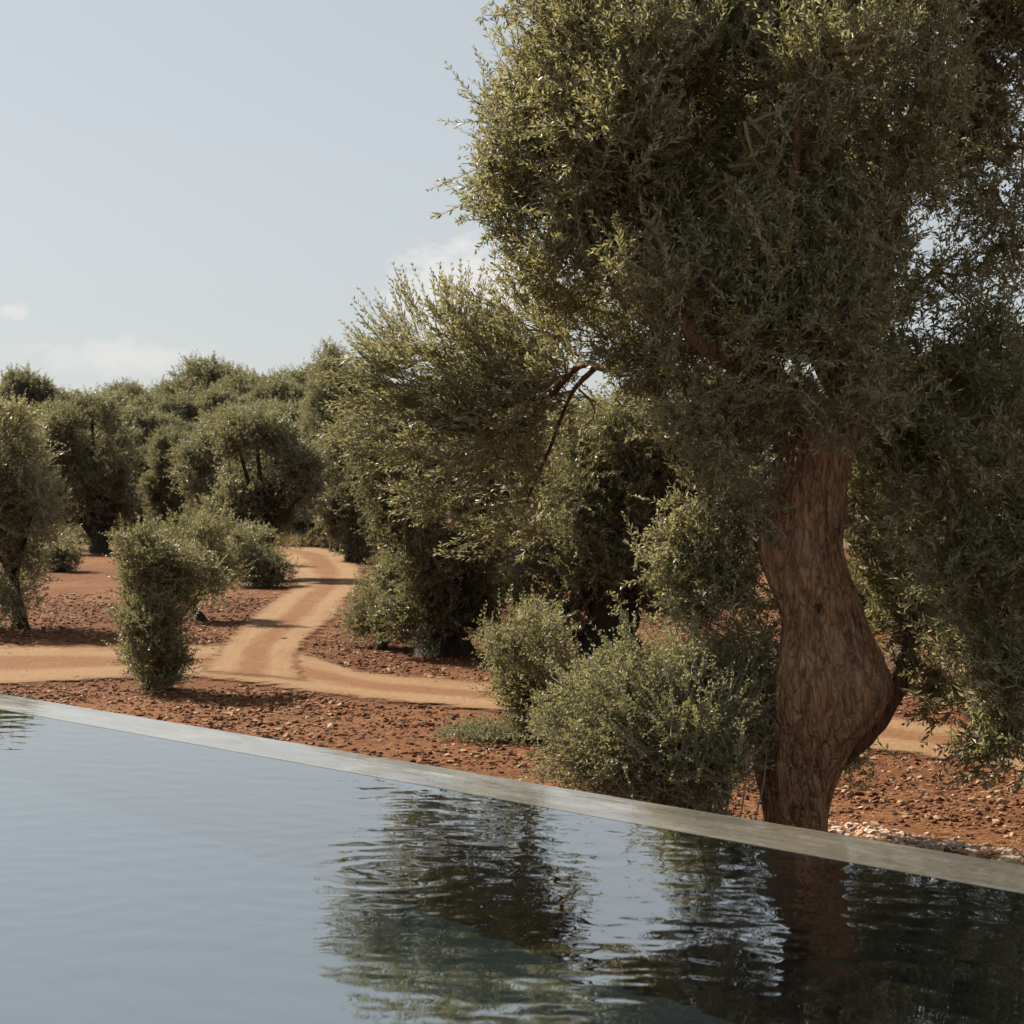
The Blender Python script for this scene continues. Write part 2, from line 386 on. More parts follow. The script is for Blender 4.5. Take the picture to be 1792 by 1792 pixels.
sd = bpy.data.lights.new('sun', 'SUN'); sd.energy = 5.0; sd.angle = radians(.53); sd.color = (1, .89, .73)
sd.cycles.use_multiple_importance_sampling = False
so = bpy.data.objects.new('sun', sd); COL.objects.link(so)
sdir = np.array([sin(SUN_AZ) * cos(SUN_EL), cos(SUN_AZ) * cos(SUN_EL), sin(SUN_EL)])
import mathutils
so.rotation_euler = mathutils.Vector(sdir).to_track_quat('Z', 'Y').to_euler(); so.location = (-20, 30, 30)

cd = bpy.data.cameras.new('camera'); cam = bpy.data.objects.new('camera', cd); COL.objects.link(cam)
cam.location = (0, 0, EYE); cam.rotation_euler = (radians(90), 0, 0)
cd.sensor_width = 24; cd.lens = 24 * F / 1792; cd.shift_y = -(896 - HY) / 1792
cd.clip_start = .1; cd.clip_end = 3000
cd.dof.use_dof = True; cd.dof.focus_distance = 11.2; cd.dof.aperture_fstop = 6.3
scene.camera = cam
vs = scene.view_settings; vs.view_transform = 'Standard'; vs.look = 'None'; vs.gamma = 1; vs.exposure = 1.35
cy = scene.cycles
cy.blur_glossy = 0; cy.max_bounces = 5; cy.diffuse_bounces = 1; cy.glossy_bounces = 3; cy.transmission_bounces = 3; cy.transparent_max_bounces = 8
cy.use_denoising = True; cy.denoising_prefilter = 'ACCURATE'; cy.denoising_input_passes = 'RGB_ALBEDO_NORMAL'; cy.caustics_reflective = False; cy.caustics_refractive = True; cy.sample_clamp_indirect = 3

rng = np.random.default_rng(11)

# ------------------------------------------------------------------ ground and tracks
g = Geo()
rows = np.concatenate([np.linspace(-60, -4, 14), np.linspace(-3.8, 6.4, 70), np.linspace(6.5, 45, 240), 45 + np.cumsum(np.linspace(.3, 26, 90))])
u = np.linspace(-1, 1, 241)
X = u[None] * (np.abs(rows) * .75 + 12)[:, None] * (1 + .0 * u[None]); Y = np.repeat(rows[:, None], len(u), 1)
Z = gz(X, Y)
near = np.clip((45 - Y) / 20, 0, 1)
Z = Z + near * .012 * fbm(np.stack([X * 2.2, Y * 2.2, X * 0], -1), 3, 5)
far = np.clip((Y - 160) / 600, 0, 1); Z = Z + 2.0 * far
pd = (np.stack([X, Y], -1) - np.array([-2.70, 10.55]))
pt = pd @ np.array([-.745, -.667]); ps = pd @ np.array([.667, -.745])
Z = Z - 2.0 * np.clip((pt - .03) / .2, 0, 1) * np.clip((9.2 - pt) / .3, 0, 1) * np.clip((ps + 6.8) / .3, 0, 1) * np.clip((10.3 - ps) / .3, 0, 1)
g.add(np.stack([X, Y, Z], -1), grid_faces(*X.shape))
ground = tag(g.obj('ground', M['soil'], smooth=True), 'bare red stony soil of the olive grove beyond the pool', 'ground', kind='structure')

def strip(name, up, lo, lift, n=220, m=17):
    up = np.array([G(*p) for p in up])[:, :2]; lo = np.array([G(*p) for p in lo])[:, :2]
    def res(a):
        s = np.concatenate([[0], np.cumsum(np.linalg.norm(np.diff(a, axis=0), axis=1))])
        k = spline(a, 400); s2 = np.concatenate([[0], np.cumsum(np.linalg.norm(np.diff(k, axis=0), axis=1))])
        t = np.linspace(0, s2[-1], n); return np.column_stack([np.interp(t, s2, k[:, 0]), np.interp(t, s2, k[:, 1])]), s2[-1]
    a, la = res(up); b, lb = res(lo)
    v = np.linspace(0, 1, m)[None, :, None]
    p = a[:, None] * (1 - v) + b[:, None] * v
    z = gz(p[..., 0], p[..., 1]) + lift
    geo = Geo(); geo.add(np.dstack([p, z]), grid_faces(n, m))
    o = geo.obj(name, M['road'], smooth=True)
    uv = o.data.uv_layers.new(name='track')
    vi = np.empty(len(o.data.loops), np.int32); o.data.loops.foreach_get('vertex_index', vi)
    U = np.column_stack([(vi // m) / (n - 1) * (la + lb) / 2, (vi % m) / (m - 1)]).astype(np.float32)
    uv.data.foreach_set('uv', U.ravel())
    E = np.column_stack([np.minimum(U[:, 0], (la + lb) / 2 - U[:, 0]) / 2.0, U[:, 1] * 0]).astype(np.float32)
    uv2 = o.data.uv_layers.new(name='ends'); uv2.data.foreach_set('uv', E.ravel())
    return tag(o, None, None, kind='structure')
strip('road', [(-500, 1118), (-200, 1122), (0, 1126), (180, 1130), (330, 1126), (460, 1125), (540, 1140), (620, 1166), (700, 1176), (860, 1190), (1000, 1210), (1200, 1230), (1400, 1247), (1540, 1258), (1700, 1280), (1900, 1306), (2300, 1350)],
      [(-500, 1200), (-200, 1204), (0, 1204), (180, 1190), (330, 1186), (460, 1202), (540, 1216), (620, 1226), (700, 1236), (860, 1252), (1000, 1268), (1200, 1290), (1400, 1312), (1540, 1330), (1700, 1352), (1900, 1385), (2300, 1450)], .020)
strip('road', [(330, 1180), (360, 1150), (405, 1108), (440, 1075), (478, 1050), (505, 1030), (505, 1010), (490, 992), (470, 976), (400, 962)],
      [(560, 1200), (530, 1160), (540, 1125), (600, 1078), (615, 1052), (636, 1025), (640, 1003), (630, 985), (600, 967), (540, 953)], .030)
tag(bpy.data.objects['road'], 'pale dusty dirt road running across behind the pool', 'road')
tag(bpy.data.objects['road.001'], 'pale dirt track forking off and bending away between the olive trees', 'track')

# ------------------------------------------------------------------ pool
A = np.array([-2.70, 10.55]); B = np.array([1.50, 5.86])
du = (B - A) / np.linalg.norm(B - A); nn = np.array([du[1], -du[0]])      # nn points towards the camera
O0 = A
def pool(s, t): return O0 + du * s + nn * t                               # s along the rim, t inward from its outer face
CW = .355
S0, S1, T1 = -7.0, 10.5, 4.75
# water: real ripples
g = Geo()
s = np.concatenate([np.linspace(S0, -1.2, 60), np.linspace(-1.2, 6.8, 560)[1:], np.linspace(6.8, S1, 40)[1:]])
t = np.linspace(CW, T1, 330)
ss, tt = np.meshgrid(s, t, indexing='ij')
xy = O0 + du * ss[..., None] + nn * tt[..., None]
x, y = xy[..., 0], xy[..., 1]
h = np.zeros_like(x)
for k in range(64):
    lam = .045 * (8.0 ** rng.random()); an = rng.normal(radians(75), .65); amp = .00078 * lam ** .92
    K = 2 * np.pi / lam
    pack = .35 + .65 * np.clip(vnoise(np.stack([x * .9, y * .9, x * 0 + k * 3.7], -1), k) + .4, 0, 1.2)
    h += amp * pack * np.sin(K * (x * cos(an) + y * sin(an)) + rng.random() * 6.28 + 1.6 * vnoise(np.stack([x * 1.7, y * 1.7, x * 0 + k], -1), 90 + k))
h *= .40 + .40 * np.clip((x + 1.2) / 2.4, 0, 1)
for (cx_, cy_), amp, lam, R in (((-.36, 5.75), .00036, .115, .6), ((-1.35, 5.5), .00018, .11, .9)):
    r = np.hypot(x - cx_, y - cy_); h += amp * np.exp(-(r / R) ** 2) * np.sin(2 * np.pi * r / lam) * np.clip(r / .15, 0, 1)
h *= np.clip((tt - CW) / .08, .15, 1)
g.add(np.dstack([xy, h]), grid_faces(*x.shape))
water = tag(g.obj('water', M['water'], smooth=True), 'still blue grey pool water mirroring the sky and the olive tree', 'water', kind='structure')

def slab(geo, s0, s1, t0, t1, z0, z1, bev=.0):
    c = [pool(s0, t0), pool(s1, t0), pool(s1, t1), pool(s0, t1)]
    v = [(*p, z0) for p in c] + [(*p, z1) for p in c]
    geo.add(v, [[3, 2, 1, 0], [4, 5, 6, 7], [0, 1, 5, 4], [1, 2, 6, 5], [2, 3, 7, 6], [3, 0, 4, 7]])
root = empty('swimming_pool', (*pool(4, 0), -DROP))
tag(root, 'raised infinity pool basin with a flat wet concrete rim', 'pool')
def child(geo, name, mat, parent, smooth=False):
    loc = np.array(parent.location, np.float32)
    geo.v = [a - loc for a in geo.v]
    return geo.obj(name, mat, parent, smooth)
g = Geo()                                                                # rim: a long slab with an eased outer arris
prof = [(0.0, -.10), (0.0, -.012), (.004, -.003), (.012, .0005), (.12, .002), (.25, .0015), (CW, .001), (CW + .002, -.06), (CW + .002, -.10)]
ns = 120; sv = np.linspace(S0, S1, ns)
v = []
for si in sv:
    for (tp, zp) in prof:
        q = pool(si, tp); wob = .0025 * float(vnoise(np.array([si * 1.3, tp * 3, 0.]), 7)) * (1 if tp < .02 else .2)
        v.append((q[0] - nn[0] * wob, q[1] - nn[1] * wob, zp))
g.add(v, grid_faces(ns, len(prof)))
child(g, 'rim', M['coping'], root)
DEEP = 2.5
g = Geo(); slab(g, S0, S1, .006, CW - .012, -DEEP - .2, -.10); child(g, 'wall', M['concrete'], root)
g = Geo(); slab(g, S0, S1, CW - .010, CW, -DEEP - .2, -.061); lin = child(g, 'lining', M['lining'], root)
g = Geo(); slab(g, S0, S1, CW + .002, T1 - .002, -DEEP - .2, -DEEP); fl = child(g, 'basin_floor', M['floor'], root)
g = Geo(); slab(g, S0, S1, T1, T1 + 4.5, -DEEP - .2, .06); dk = g.obj('pool_deck', M['deck'])
tag(dk, 'pale stone pool deck along the near side of the pool', 'deck', kind='structure')

# ------------------------------------------------------------------ trees
def crown(leaf, wood, lobes, rng, dens, per, L, pairs, ll, lw, up=.35, spread=.75, hubs=None, gap=-.28, gs=1.4, shell=.45, flat=1.0, upcurve=.2, bw=.011, twig_r=.0022, jit=.75, wood_on=True):
    """lobes: (x, y, z, rx, ry, rz). Clusters of leafy shoots fill each lobe, thinner towards its heart."""
    for li, lb in enumerate(lobes):
        c = np.array(lb[:3]); R = np.array(lb[3:6]); dn = dens * (lb[6] if len(lb) > 6 else 1)
        n = max(4, int(dn * (R[0] * R[1] * R[2]) ** (2 / 3) * 12.5))
        v = unit(rng.normal(0, 1, (n, 3))); r = (shell + (1 - shell) * rng.random((n, 1)) ** .6)
        v = v * r
        v[:, 2] *= flat
        p = c + v * R
        keep = vnoise(p * gs, 31) > gap
        p, v = p[keep], v[keep]
        n = len(p)
        if n == 0: continue
        cd_ = unit(unit(v) + np.array([0, 0, up]))
        if wood_on:
            hub = c if hubs is None else hubs[li]
            p0 = np.repeat(np.array(hub, float)[None], n, 0) + rng.normal(0, .10, (n, 3)) * R
            mid = (p0 + p) / 2 + rng.normal(0, .16, (n, 3)) * R + np.array([0, 0, .10]) * R
            twigs(wood, p0, mid, p, np.full(n, bw), np.full(n, bw * .32), 5, 4)
        b = np.repeat(p, per, 0); m = len(b)
        dirs = np.repeat(cd_, per, 0) + rng.normal(0, jit, (m, 3))
        b = b + rng.normal(0, L * .28, (m, 3)) - unit(dirs) * L * .35
        shoots(leaf, wood if twig_r else None, b, dirs, L * (.55 + .7 * rng.random(m)), pairs, ll, lw, rng, .28, upcurve, twig_r or .002, .1, spread)

def px_lobes(lst, z, rng, zj=.25):
    """lobes measured on the photograph (px, py, rx, ry[, dz]) carried to their real size z metres away"""
    o = []
    for lb in lst:
        px, py, rx, ry = lb[:4]; dz = lb[4] if len(lb) > 4 else rng.normal(0, zj)
        k = (z + dz) / F; q = P(px, py, z + dz)
        r = [rx * k, (rx + ry) * .5 * k, ry * k]
        o.append((*q, *r) + ((lb[5],) if len(lb) > 5 else ()))
    return o

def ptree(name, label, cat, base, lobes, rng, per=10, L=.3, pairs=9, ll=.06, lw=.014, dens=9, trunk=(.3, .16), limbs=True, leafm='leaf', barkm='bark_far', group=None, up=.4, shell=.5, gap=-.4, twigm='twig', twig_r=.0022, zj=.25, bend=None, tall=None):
    """a tree or bush standing at ground pixel base = (px, py) with crown lobes measured in pixels"""
    b = G(*base); z = b[1]; b[2] = float(gz(b[0], b[1]))
    root = empty(name, b); tag(root, label, cat, group)
    lb = px_lobes(lobes, z, rng, zj)
    lf, wd, tk = Geo(), Geo(), Geo()
    # trunk and limbs
    cz = min(l[2] for l in lb); top = np.mean([l[:3] for l in lb], axis=0)
    fork = np.array([b[0] * .55 + top[0] * .45, b[1], b[2] + max(.25, (top[2] - b[2]) * .45)]) if tall is None else P(*tall, z)
    if trunk:
        r0, r1 = trunk
        mid = (b + fork) / 2 + np.array([(bend or 0.0), 0, 0])
        pts = [b - [0, 0, .12], b + [0, 0, .05], mid, fork]
        limb(tk, np.array(pts), np.array([r0 * 1.55, r0 * 1.15, (r0 + r1) / 2, r1]), 22, 14, .16, int(rng.integers(99)))
        if limbs:
            for l in lb:
                c = np.array(l[:3]); md = (fork + c) / 2 + np.array([0, 0, -.1 * abs(c[0] - fork[0])])
                limb(tk, np.array([fork - [0, 0, r1 * .5], md, c]), np.array([r1 * .62, r1 * .36, r1 * .12]), 9, 7, .14, int(rng.integers(99)), False)
    hubs = [np.array(l[:3]) - [0, 0, l[5] * .35] for l in lb]
    crown(lf, wd, lb, rng, dens * 2.1, per + 1, L, pairs, ll, lw * 1.08, up, hubs=hubs, shell=shell, gap=gap, twig_r=twig_r, bw=.009)
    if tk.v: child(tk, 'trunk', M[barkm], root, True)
    child(wd, 'branches', M[twigm], root)
    child(lf, 'crown', M[leafm], root)
    return root

# ---- the great olive beside the pool
ZT = 10.6
base = np.array([(1392 - CX) / F * ZT, ZT, 0.0]); base[2] = float(gz(base[0], base[1]))
olive = empty('olive_tree', base)
tag(olive, 'huge old olive tree with a thick twisted reddish trunk behind the pool rim', 'tree')
prof = np.array([[1560, 1285, 1500], [1508, 1315, 1468], [1453, 1338, 1450], [1400, 1334, 1456], [1350, 1326, 1473], [1300, 1329, 1502], [1250, 1338, 1545], [1200, 1345, 1560],
                 [1150, 1358, 1543], [1100, 1364, 1518], [1050, 1354, 1500], [1000, 1335, 1481], [960, 1326, 1471], [930, 1328, 1472], [900, 1336, 1476], [850, 1347, 1478],
                 [800, 1365, 1490], [750, 1378, 1500], [700, 1400, 1512]], float)
nr, nth = 260, 150
q = spline(prof, nr); th = np.linspace(0, 2 * np.pi, nth, endpoint=False)
zz = EYE - (q[:, 0] - HY) / F * ZT; xc = ((q[:, 1] + q[:, 2]) / 2 - CX) / F * ZT; ra = (q[:, 2] - q[:, 1]) / 2 / F * ZT
cs, sn = np.cos(th)[None], np.sin(th)[None]
px_ = xc[:, None] + ra[:, None] * cs; py_ = ZT + .88 * ra[:, None] * sn; pz_ = np.repeat(zz[:, None], nth, 1)
tw = th[None] + zz[:, None] * .55 + .25 * vnoise(np.stack([px_ * 2, py_ * 2, pz_ * 1.3], -1), 61)
pts3 = np.stack([px_, py_, pz_], -1)
k = (1 +   .06 * np.sin(5 * tw + .6) + .075 * np.abs(np.sin(5.5 * tw + 2 + zz[:, None] * 1.2)) + .075 * np.abs(np.sin(11 * tw + 4 * vnoise(pts3 * [3, 3, 1], 66))) + .10 * fbm(pts3 * [3.5, 3.5, 1.8], 3, 41)
     + .045 * fbm(pts3 * [14, 14, 5], 3, 43) + .03 * np.abs(fbm(pts3 * [34, 34, 9], 2, 44)))
k *= .905
# burls on the upper left and the knot hole
def dimple(cpx, cpy, rpx, amp):
    X0 = (cpx - CX) / F * ZT; Z0 = EYE - (cpy - HY) / F * ZT; r = rpx / F * ZT
    d2 = ((px_ - X0) ** 2 + (pz_ - Z0) ** 2) / r ** 2
    return amp * np.exp(-d2) * (sn < 0)
k = k + dimple(1424, 1064, 8, -.42) + dimple(1378, 935, 22, .10) + dimple(1372, 985, 14, -.10) + dimple(1505, 1215, 35, .08) + dimple(1372, 932, 8, -.16)
px_ = xc[:, None] + ra[:, None] * cs * k; py_ = ZT + .88 * ra[:, None] * sn * k
g = Geo(); g.add(np.stack([px_, py_, pz_], -1), grid_faces(nr, nth, True)); g.add(np.stack([px_[-1], py_[-1], pz_[-1]], -1), np.array([[0, i, i + 1] for i in range(1, nth - 1)]))
child(g, 'trunk', M['bark'], olive, True)
def olimb(pl, n=46, sides=20, rough=.13, seed=1):
    """limb from (px, py, width px, depth) rows"""
    pts = np.array([P(a, b_, zd) for a, b_, w_, zd in pl]); rr = np.array([w_ / 2 / F * zd for a, b_, w_, zd in pl])
    gg = Geo(); limb(gg, pts, rr, n, sides, rough, seed); return child(gg, 'limb', M['bark_limb'], olive, True)
olimb([(1432, 800, 92, 10.6), (1402, 718, 72, 10.5), (1328, 652, 58, 10.22), (1238, 598, 46, 10.02), (1165, 495, 34, 10.25), (1120, 360, 24, 10.5), (1085, 210, 16, 10.5), (1060, 60, 8, 10.5)], seed=3)
olimb([(1448, 790, 84, 10.6), (1482, 700, 66, 10.7), (1502, 600, 52, 10.9), (1540, 450, 40, 11.1), (1588, 310, 30, 11.2), (1620, 150, 18, 11.3), (1640, -30, 8, 11.3)], seed=5)
olimb([(1250, 602, 26, 10.5), (1150, 612, 18, 11.2), (1085, 648, 15, 11.7), (1015, 640, 12, 12.1), (955, 698, 9, 12.4), (885, 690, 7, 12.6), (820, 735, 5, 12.7), (740, 740, 4, 12.7)], seed=7)
olimb([(1420, 1350, 40, 10.62), (1505, 1272, 66, 10.68), (1556, 1195, 58, 10.85), (1588, 1115, 50, 11.05), (1622, 1035, 42, 11.3), (1668, 900, 30, 11.7), (1690, 740, 16, 12.0), (1690, 600, 9, 12.1)], seed=9)
olimb([(1190, 530, 34, 10.5), (1170, 400, 30, 10.7), (1160, 240, 24, 10.8), (1165, 90, 16, 10.9), (1150, -90, 8, 10.9)], seed=11)
olimb([(1478, 705, 40, 10.65), (1410, 570, 32, 10.3), (1378, 420, 24, 10.1), (1395, 240, 15, 10.0), (1410, 30, 8, 10.0)], seed=13)
olimb([(1040, 645, 10, 12.0), (1000, 690, 8, 12.3), (960, 790, 6, 12.5), (920, 880, 5, 12.6)], seed=15)

lf, wd = Geo(), Geo()
main = [  # px, py, rx, ry, dz, density
    (1000, 90, 150, 130, .1), (960, 260, 125, 120, .2), (1060, 400, 150, 110, 0), (980, 420, 95, 80, .3), (1150, 230, 150, 150, -.5), (1190, 60, 150, 120, -.2), (1120, 520, 140, 80, -.1), (1000, 540, 110, 55, .5),
    (1300, 330, 150, 160, -.6), (1350, 130, 150, 140, -.3), (1300, 520, 120, 90, -.6), (1400, 560, 110, 90, -.8), (1440, 420, 100, 120, -.3), (1200, 620, 70, 40, -.2),
    (1060, -80, 150, 120, .2), (1250, -110, 180, 130, 0), (1420, -60, 150, 120, -.2), (1600, -40, 150, 110, .3, .8), (1760, -20, 130, 130, .4, .8),
    (1560, 120, 140, 110, .5, .75), (1720, 130, 130, 120, .6, .75), (1520, 300, 110, 110, .3, .9), (1660, 270, 120, 80, .6, .7), (1790, 260, 80, 100, .5, .6),
    (1650, 70, 110, 90, -.1), (1560, 20, 100, 80, .8), (1760, 60, 90, 90, .2), (1740, 330, 80, 80, .2, .6), (1790, 430, 70, 80, .3, .5), (1580, 250, 70, 90, -.5), (1545, 400, 60, 80, -.5, .8), (1610, 130, 80, 80, -.5), (1460, 100, 100, 100, -.9), (900, 330, 60, 90, .2, .8), (900, 130, 60, 90, .2, .8),
    (1130, 400, 120, 120, -.7), (1230, 520, 110, 80, -.8), (1330, 480, 120, 110, -.8), (1440, 510, 90, 80, -.8), (1500, 420, 80, 110, -.7, .8), (1110, 250, 110, 140, -.7), (1300, 200, 150, 140, -.8), (1030, 160, 90, 110, -.5), (1030, 320, 90, 100, -.4), (990, 440, 80, 70, -.3), (1020, 20, 100, 80, -.4), (1200, 320, 110, 110, -.9), (1180, 120, 110, 110, -.8), (940, 220, 60, 90, -.1), (885, 300, 50, 80, .1), (890, 170, 50, 80, .1), (1100, 300, 150, 150, 1.8, .7), (1250, 250, 150, 160, 2.0, .7), (1400, 350, 150, 150, 1.9, .7), (1150, 470, 120, 80, 1.6, .7), (1300, 510, 130, 80, 1.8, .7), (1450, 500, 110, 90, 1.7, .7), (1250, 100, 150, 130, 1.8, .7), (1050, 150, 130, 130, 1.6, .7), (1420, 130, 150, 130, 1.9, .7), (1540, 630, 70, 60, .9), (1530, 740, 60, 70, .9), (1270, 190, 110, 110, .5), (1310, 90, 100, 90, .3), (1360, 270, 100, 100, .4), (1160, 640, 70, 40, .2, 1.2), (1090, 615, 60, 34, .3, 1.3), (1120, 640, 50, 28, .6, 1.2), (1420, 610, 80, 45, -.9, .9), (1330, 590, 50, 30, -.95, .35), (1500, 720, 50, 45, -.8, .6),
    (1100, 200, 140, 150, 1.0, .8), (1250, 400, 150, 150, .9, .8), (1400, 250, 150, 150, .9, .7), (1560, 440, 70, 90, .6, .65), (1640, 480, 90, 80, .8, .45), (1750, 430, 80, 100, .8, .45), (1560, 520, 60, 60, .2, .6),
    (1500, 640, 80, 55, -.5, .7), (1560, 700, 90, 60, .2, .8), (1700, 620, 110, 70, .5, .7)]
main2 = [(a, b_, c_, d_, (e[0] if e else 0), (e[1] if len(e) > 1 else 1)) for a, b_, c_, d_, *e in main]
lob = px_lobes(main2, 10.8, rng)
crown(lf, wd, lob, rng, 14, 15, .28, 11, .051, .0125, .60, gap=-.36, gs=2.0, shell=.25, bw=.012, twig_r=.0026, jit=.9, upcurve=.35)
child(lf, 'crown', M['leaf'], olive); child(wd, 'branches', M['twig'], olive)
# the low bough reaching out to the left
lf, wd = Geo(), Geo()
low = [(970, 655, 80, 60, -.3), (900, 700, 70, 50, -.3), (830, 640, 110, 90, .0), (770, 690, 90, 70, .1), (860, 760, 110, 70, -.2), (760, 770, 75, 50, 0), (930, 680, 90, 90, .2), (800, 850, 60, 26, -.1), (900, 850, 85, 55, 0), (940, 930, 50, 35, 0, .8),
       (960, 590, 90, 55, .3), (1050, 590, 70, 40, .2), (740, 620, 50, 50, .2, .7), (1020, 700, 50, 50, .3, .7)]
low = [(a, b_, c_, d_, (e[0] if e else 0), (e[1] if len(e) > 1 else 1)) for a, b_, c_, d_, *e in low]
lob = px_lobes(low, 12.6, rng)
hubs = [np.array(l[:3]) + [.25 * l[3], 0, 0] for l in lob]
for l, hb in zip(lob, hubs):                                  # shoots sweep leftwards and up, as the bough grows
    c = np.array(l[:3]); R = np.array(l[3:6])
    n = int(14 * l[6] * (R[0] * R[1] * R[2]) ** (2 / 3) * 12.5)
    v = unit(rng.normal(0, 1, (n, 3))) * (.3 + .7 * rng.random((n, 1)) ** .5); p = c + v * R
    twigs(wd, np.repeat(hb[None], n, 0), (hb + p) / 2 + rng.normal(0, .05, (n, 3)), p, np.full(n, .009), np.full(n, .003), 5, 4)
    per = 9; b_ = np.repeat(p, per, 0); m_ = len(b_)
    dr = np.repeat(unit(v) * .6 + np.array([-.9, -.1, .32 if c[2] > 1.75 else .02]), per, 0) + rng.normal(0, .42, (m_, 3))
    shoots(lf, wd, b_ + rng.normal(0, .06, (m_, 3)), dr, .26 * (.6 + .7 * rng.random(m_)), 10, .060, .0145, rng, .2, .25, .0022, .1, .6)
# long loose tips against the sky
tp = [(700, 575, -.5, .9), (760, 545, -.2, 1), (710, 545, -.45, .9), (655, 640, -.8, .5), (680, 600, -.7, .8), (800, 560, .0, 1), (830, 555, .1, 1), (650, 770, -1, .25), (740, 870, -1, .25), (660, 680, -1, .4), (690, 640, -.8, .5), (645, 720, -1, .12), (680, 800, -1, .1), (760, 880, -1, .1), (700, 700, -1, .2), (850, 940, -.9, -.1), (640, 655, -1, .3)]
for a, b2, dx, dz in tp:
    n = 7 if b2 < 650 else 14; p = P(a, b2, 12.6) + rng.normal(0, .05, (n, 3))
    shoots(lf, wd, p - np.array([dx, 0, dz]) * .12, np.array([dx, 0, dz]) + rng.normal(0, .22, (n, 3)), .36, 11, .055, .0115, rng, .15, .2, .0024, .1, .5)
child(lf, 'low_bough_foliage', M['leaf_silver_lit'], olive); child(wd, 'low_bough_branches', M['twig'], olive)
# foliage hanging about the trunk
lf, wd = Geo(), Geo()
hang = [(1230, 700, 85, 70, -.3), (1290, 740, 60, 55, -.5), (1180, 670, 60, 50, .3), (1270, 820, 65, 60, -.2), (1235, 900, 75, 60, .1), (1215, 980, 75, 60, .2, 1.2), (1270, 1030, 75, 80, .1, 1.3), (1300, 950, 45, 70, .1), (1325, 870, 32, 55, -.3),
        (1280, 1120, 72, 75, .1, 1.3), (1305, 1190, 58, 70, .0, 1.2), (1170, 950, 50, 32, .2, 1), (1230, 1060, 50, 50, .1), (1315, 1265, 36, 60, -.1, 1.1), (1270, 1215, 60, 50, .0, 1.0), (1270, 760, 60, 60, -.5, .8), (1390, 680, 70, 34, -.75, .7), (1430, 740, 50, 26, -.7, .35)]
hang = [(a, b_, c_, d_, (e[0] if e else 0), (e[1] if len(e) > 1 else 1)) for a, b_, c_, d_, *e in hang]
crown(lf, wd, px_lobes(hang, 10.7, rng), rng, 21, 12, .22, 9, .046, .0125, .30, gap=-.6, gs=2.6, shell=.3, bw=.008)
child(lf, 'trunk_side_foliage', M['leaf_silver_lit'], olive); child(wd, 'trunk_side_shoots', M['twig'], olive)
# the shaded right side, hanging low in front of the right-hand trunk
lf, wd = Geo(), Geo()
right = [(1620, 655, 90, 60, .1), (1740, 615, 85, 60, .1), (1535, 690, 60, 50, -.2), (1690, 700, 80, 60, .3), (1560, 610, 60, 45, .0, .8), (1535, 820, 50, 60, .0), (1540, 920, 50, 60, .1), (1525, 1010, 36, 46, .25), (1590, 1080, 40, 36, .1, .6), (1570, 780, 75, 70, -.2), (1680, 760, 90, 80, -.4), (1780, 700, 80, 90, -.3), (1560, 900, 70, 70, .1), (1660, 900, 100, 80, -.5), (1770, 860, 90, 90, -.7), (1580, 990, 60, 50, .2, .7), (1690, 1020, 90, 70, -.6), (1790, 1010, 80, 90, -.8),
         (1740, 1130, 80, 60, -.6), (1800, 1190, 70, 70, -.8), (1670, 1130, 45, 45, -.2, .55), (1650, 1190, 40, 35, -.2, .4), (1740, 1230, 50, 50, -.6, .8), (1770, 1310, 45, 45, -.7, .55), (1720, 1290, 28, 40, -.6, .4), (1495, 1330, 22, 35, .3, .5), (1900, 900, 120, 150, -.2), (1900, 1150, 120, 120, -.2)]
right = [(a, b_, c_, d_, (e[0] if e else 0), (e[1] if len(e) > 1 else 1)) for a, b_, c_, d_, *e in right]
crown(lf, wd, px_lobes(right, 11.0, rng), rng, 13, 12, .27, 10, .060, .0145, .05, gap=-.45, gs=2.2, shell=.3, bw=.010, upcurve=.35)
child(lf, 'hanging_foliage', M['leaf'], olive); child(wd, 'hanging_branches', M['twig'], olive)

# ---- neighbours, near to far
r2 = np.random.default_rng(5)
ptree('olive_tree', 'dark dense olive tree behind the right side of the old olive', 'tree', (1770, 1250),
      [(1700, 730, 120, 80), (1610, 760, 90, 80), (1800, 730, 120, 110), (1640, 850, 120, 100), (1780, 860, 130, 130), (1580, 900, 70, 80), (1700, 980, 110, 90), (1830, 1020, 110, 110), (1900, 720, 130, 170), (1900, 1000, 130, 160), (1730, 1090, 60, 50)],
      r2, 11, .32, 9, .064, .016, 8, (.36, .26), leafm='leaf_shaded')
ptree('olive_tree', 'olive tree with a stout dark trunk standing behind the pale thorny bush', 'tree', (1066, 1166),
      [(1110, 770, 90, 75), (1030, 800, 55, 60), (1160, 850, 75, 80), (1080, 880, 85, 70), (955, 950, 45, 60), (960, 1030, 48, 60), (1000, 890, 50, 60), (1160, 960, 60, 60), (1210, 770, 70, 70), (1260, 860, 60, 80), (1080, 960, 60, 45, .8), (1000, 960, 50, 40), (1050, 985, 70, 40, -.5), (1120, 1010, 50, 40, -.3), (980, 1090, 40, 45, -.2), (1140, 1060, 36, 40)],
      r2, 11, .3, 9, .058, .016, 9, (.36, .25), tall=(1070, 985), leafm='leaf_shaded')
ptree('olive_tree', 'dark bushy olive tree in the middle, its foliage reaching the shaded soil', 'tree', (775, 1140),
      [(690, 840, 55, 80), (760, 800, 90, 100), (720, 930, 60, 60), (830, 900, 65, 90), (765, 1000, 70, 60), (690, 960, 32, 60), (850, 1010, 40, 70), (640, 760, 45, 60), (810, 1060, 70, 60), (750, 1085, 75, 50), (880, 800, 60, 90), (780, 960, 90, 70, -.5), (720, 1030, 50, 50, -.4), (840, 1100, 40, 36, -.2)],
      r2, 11, .3, 9, .06, .0165, 8, (.3, .2), leafm='leaf_shaded')
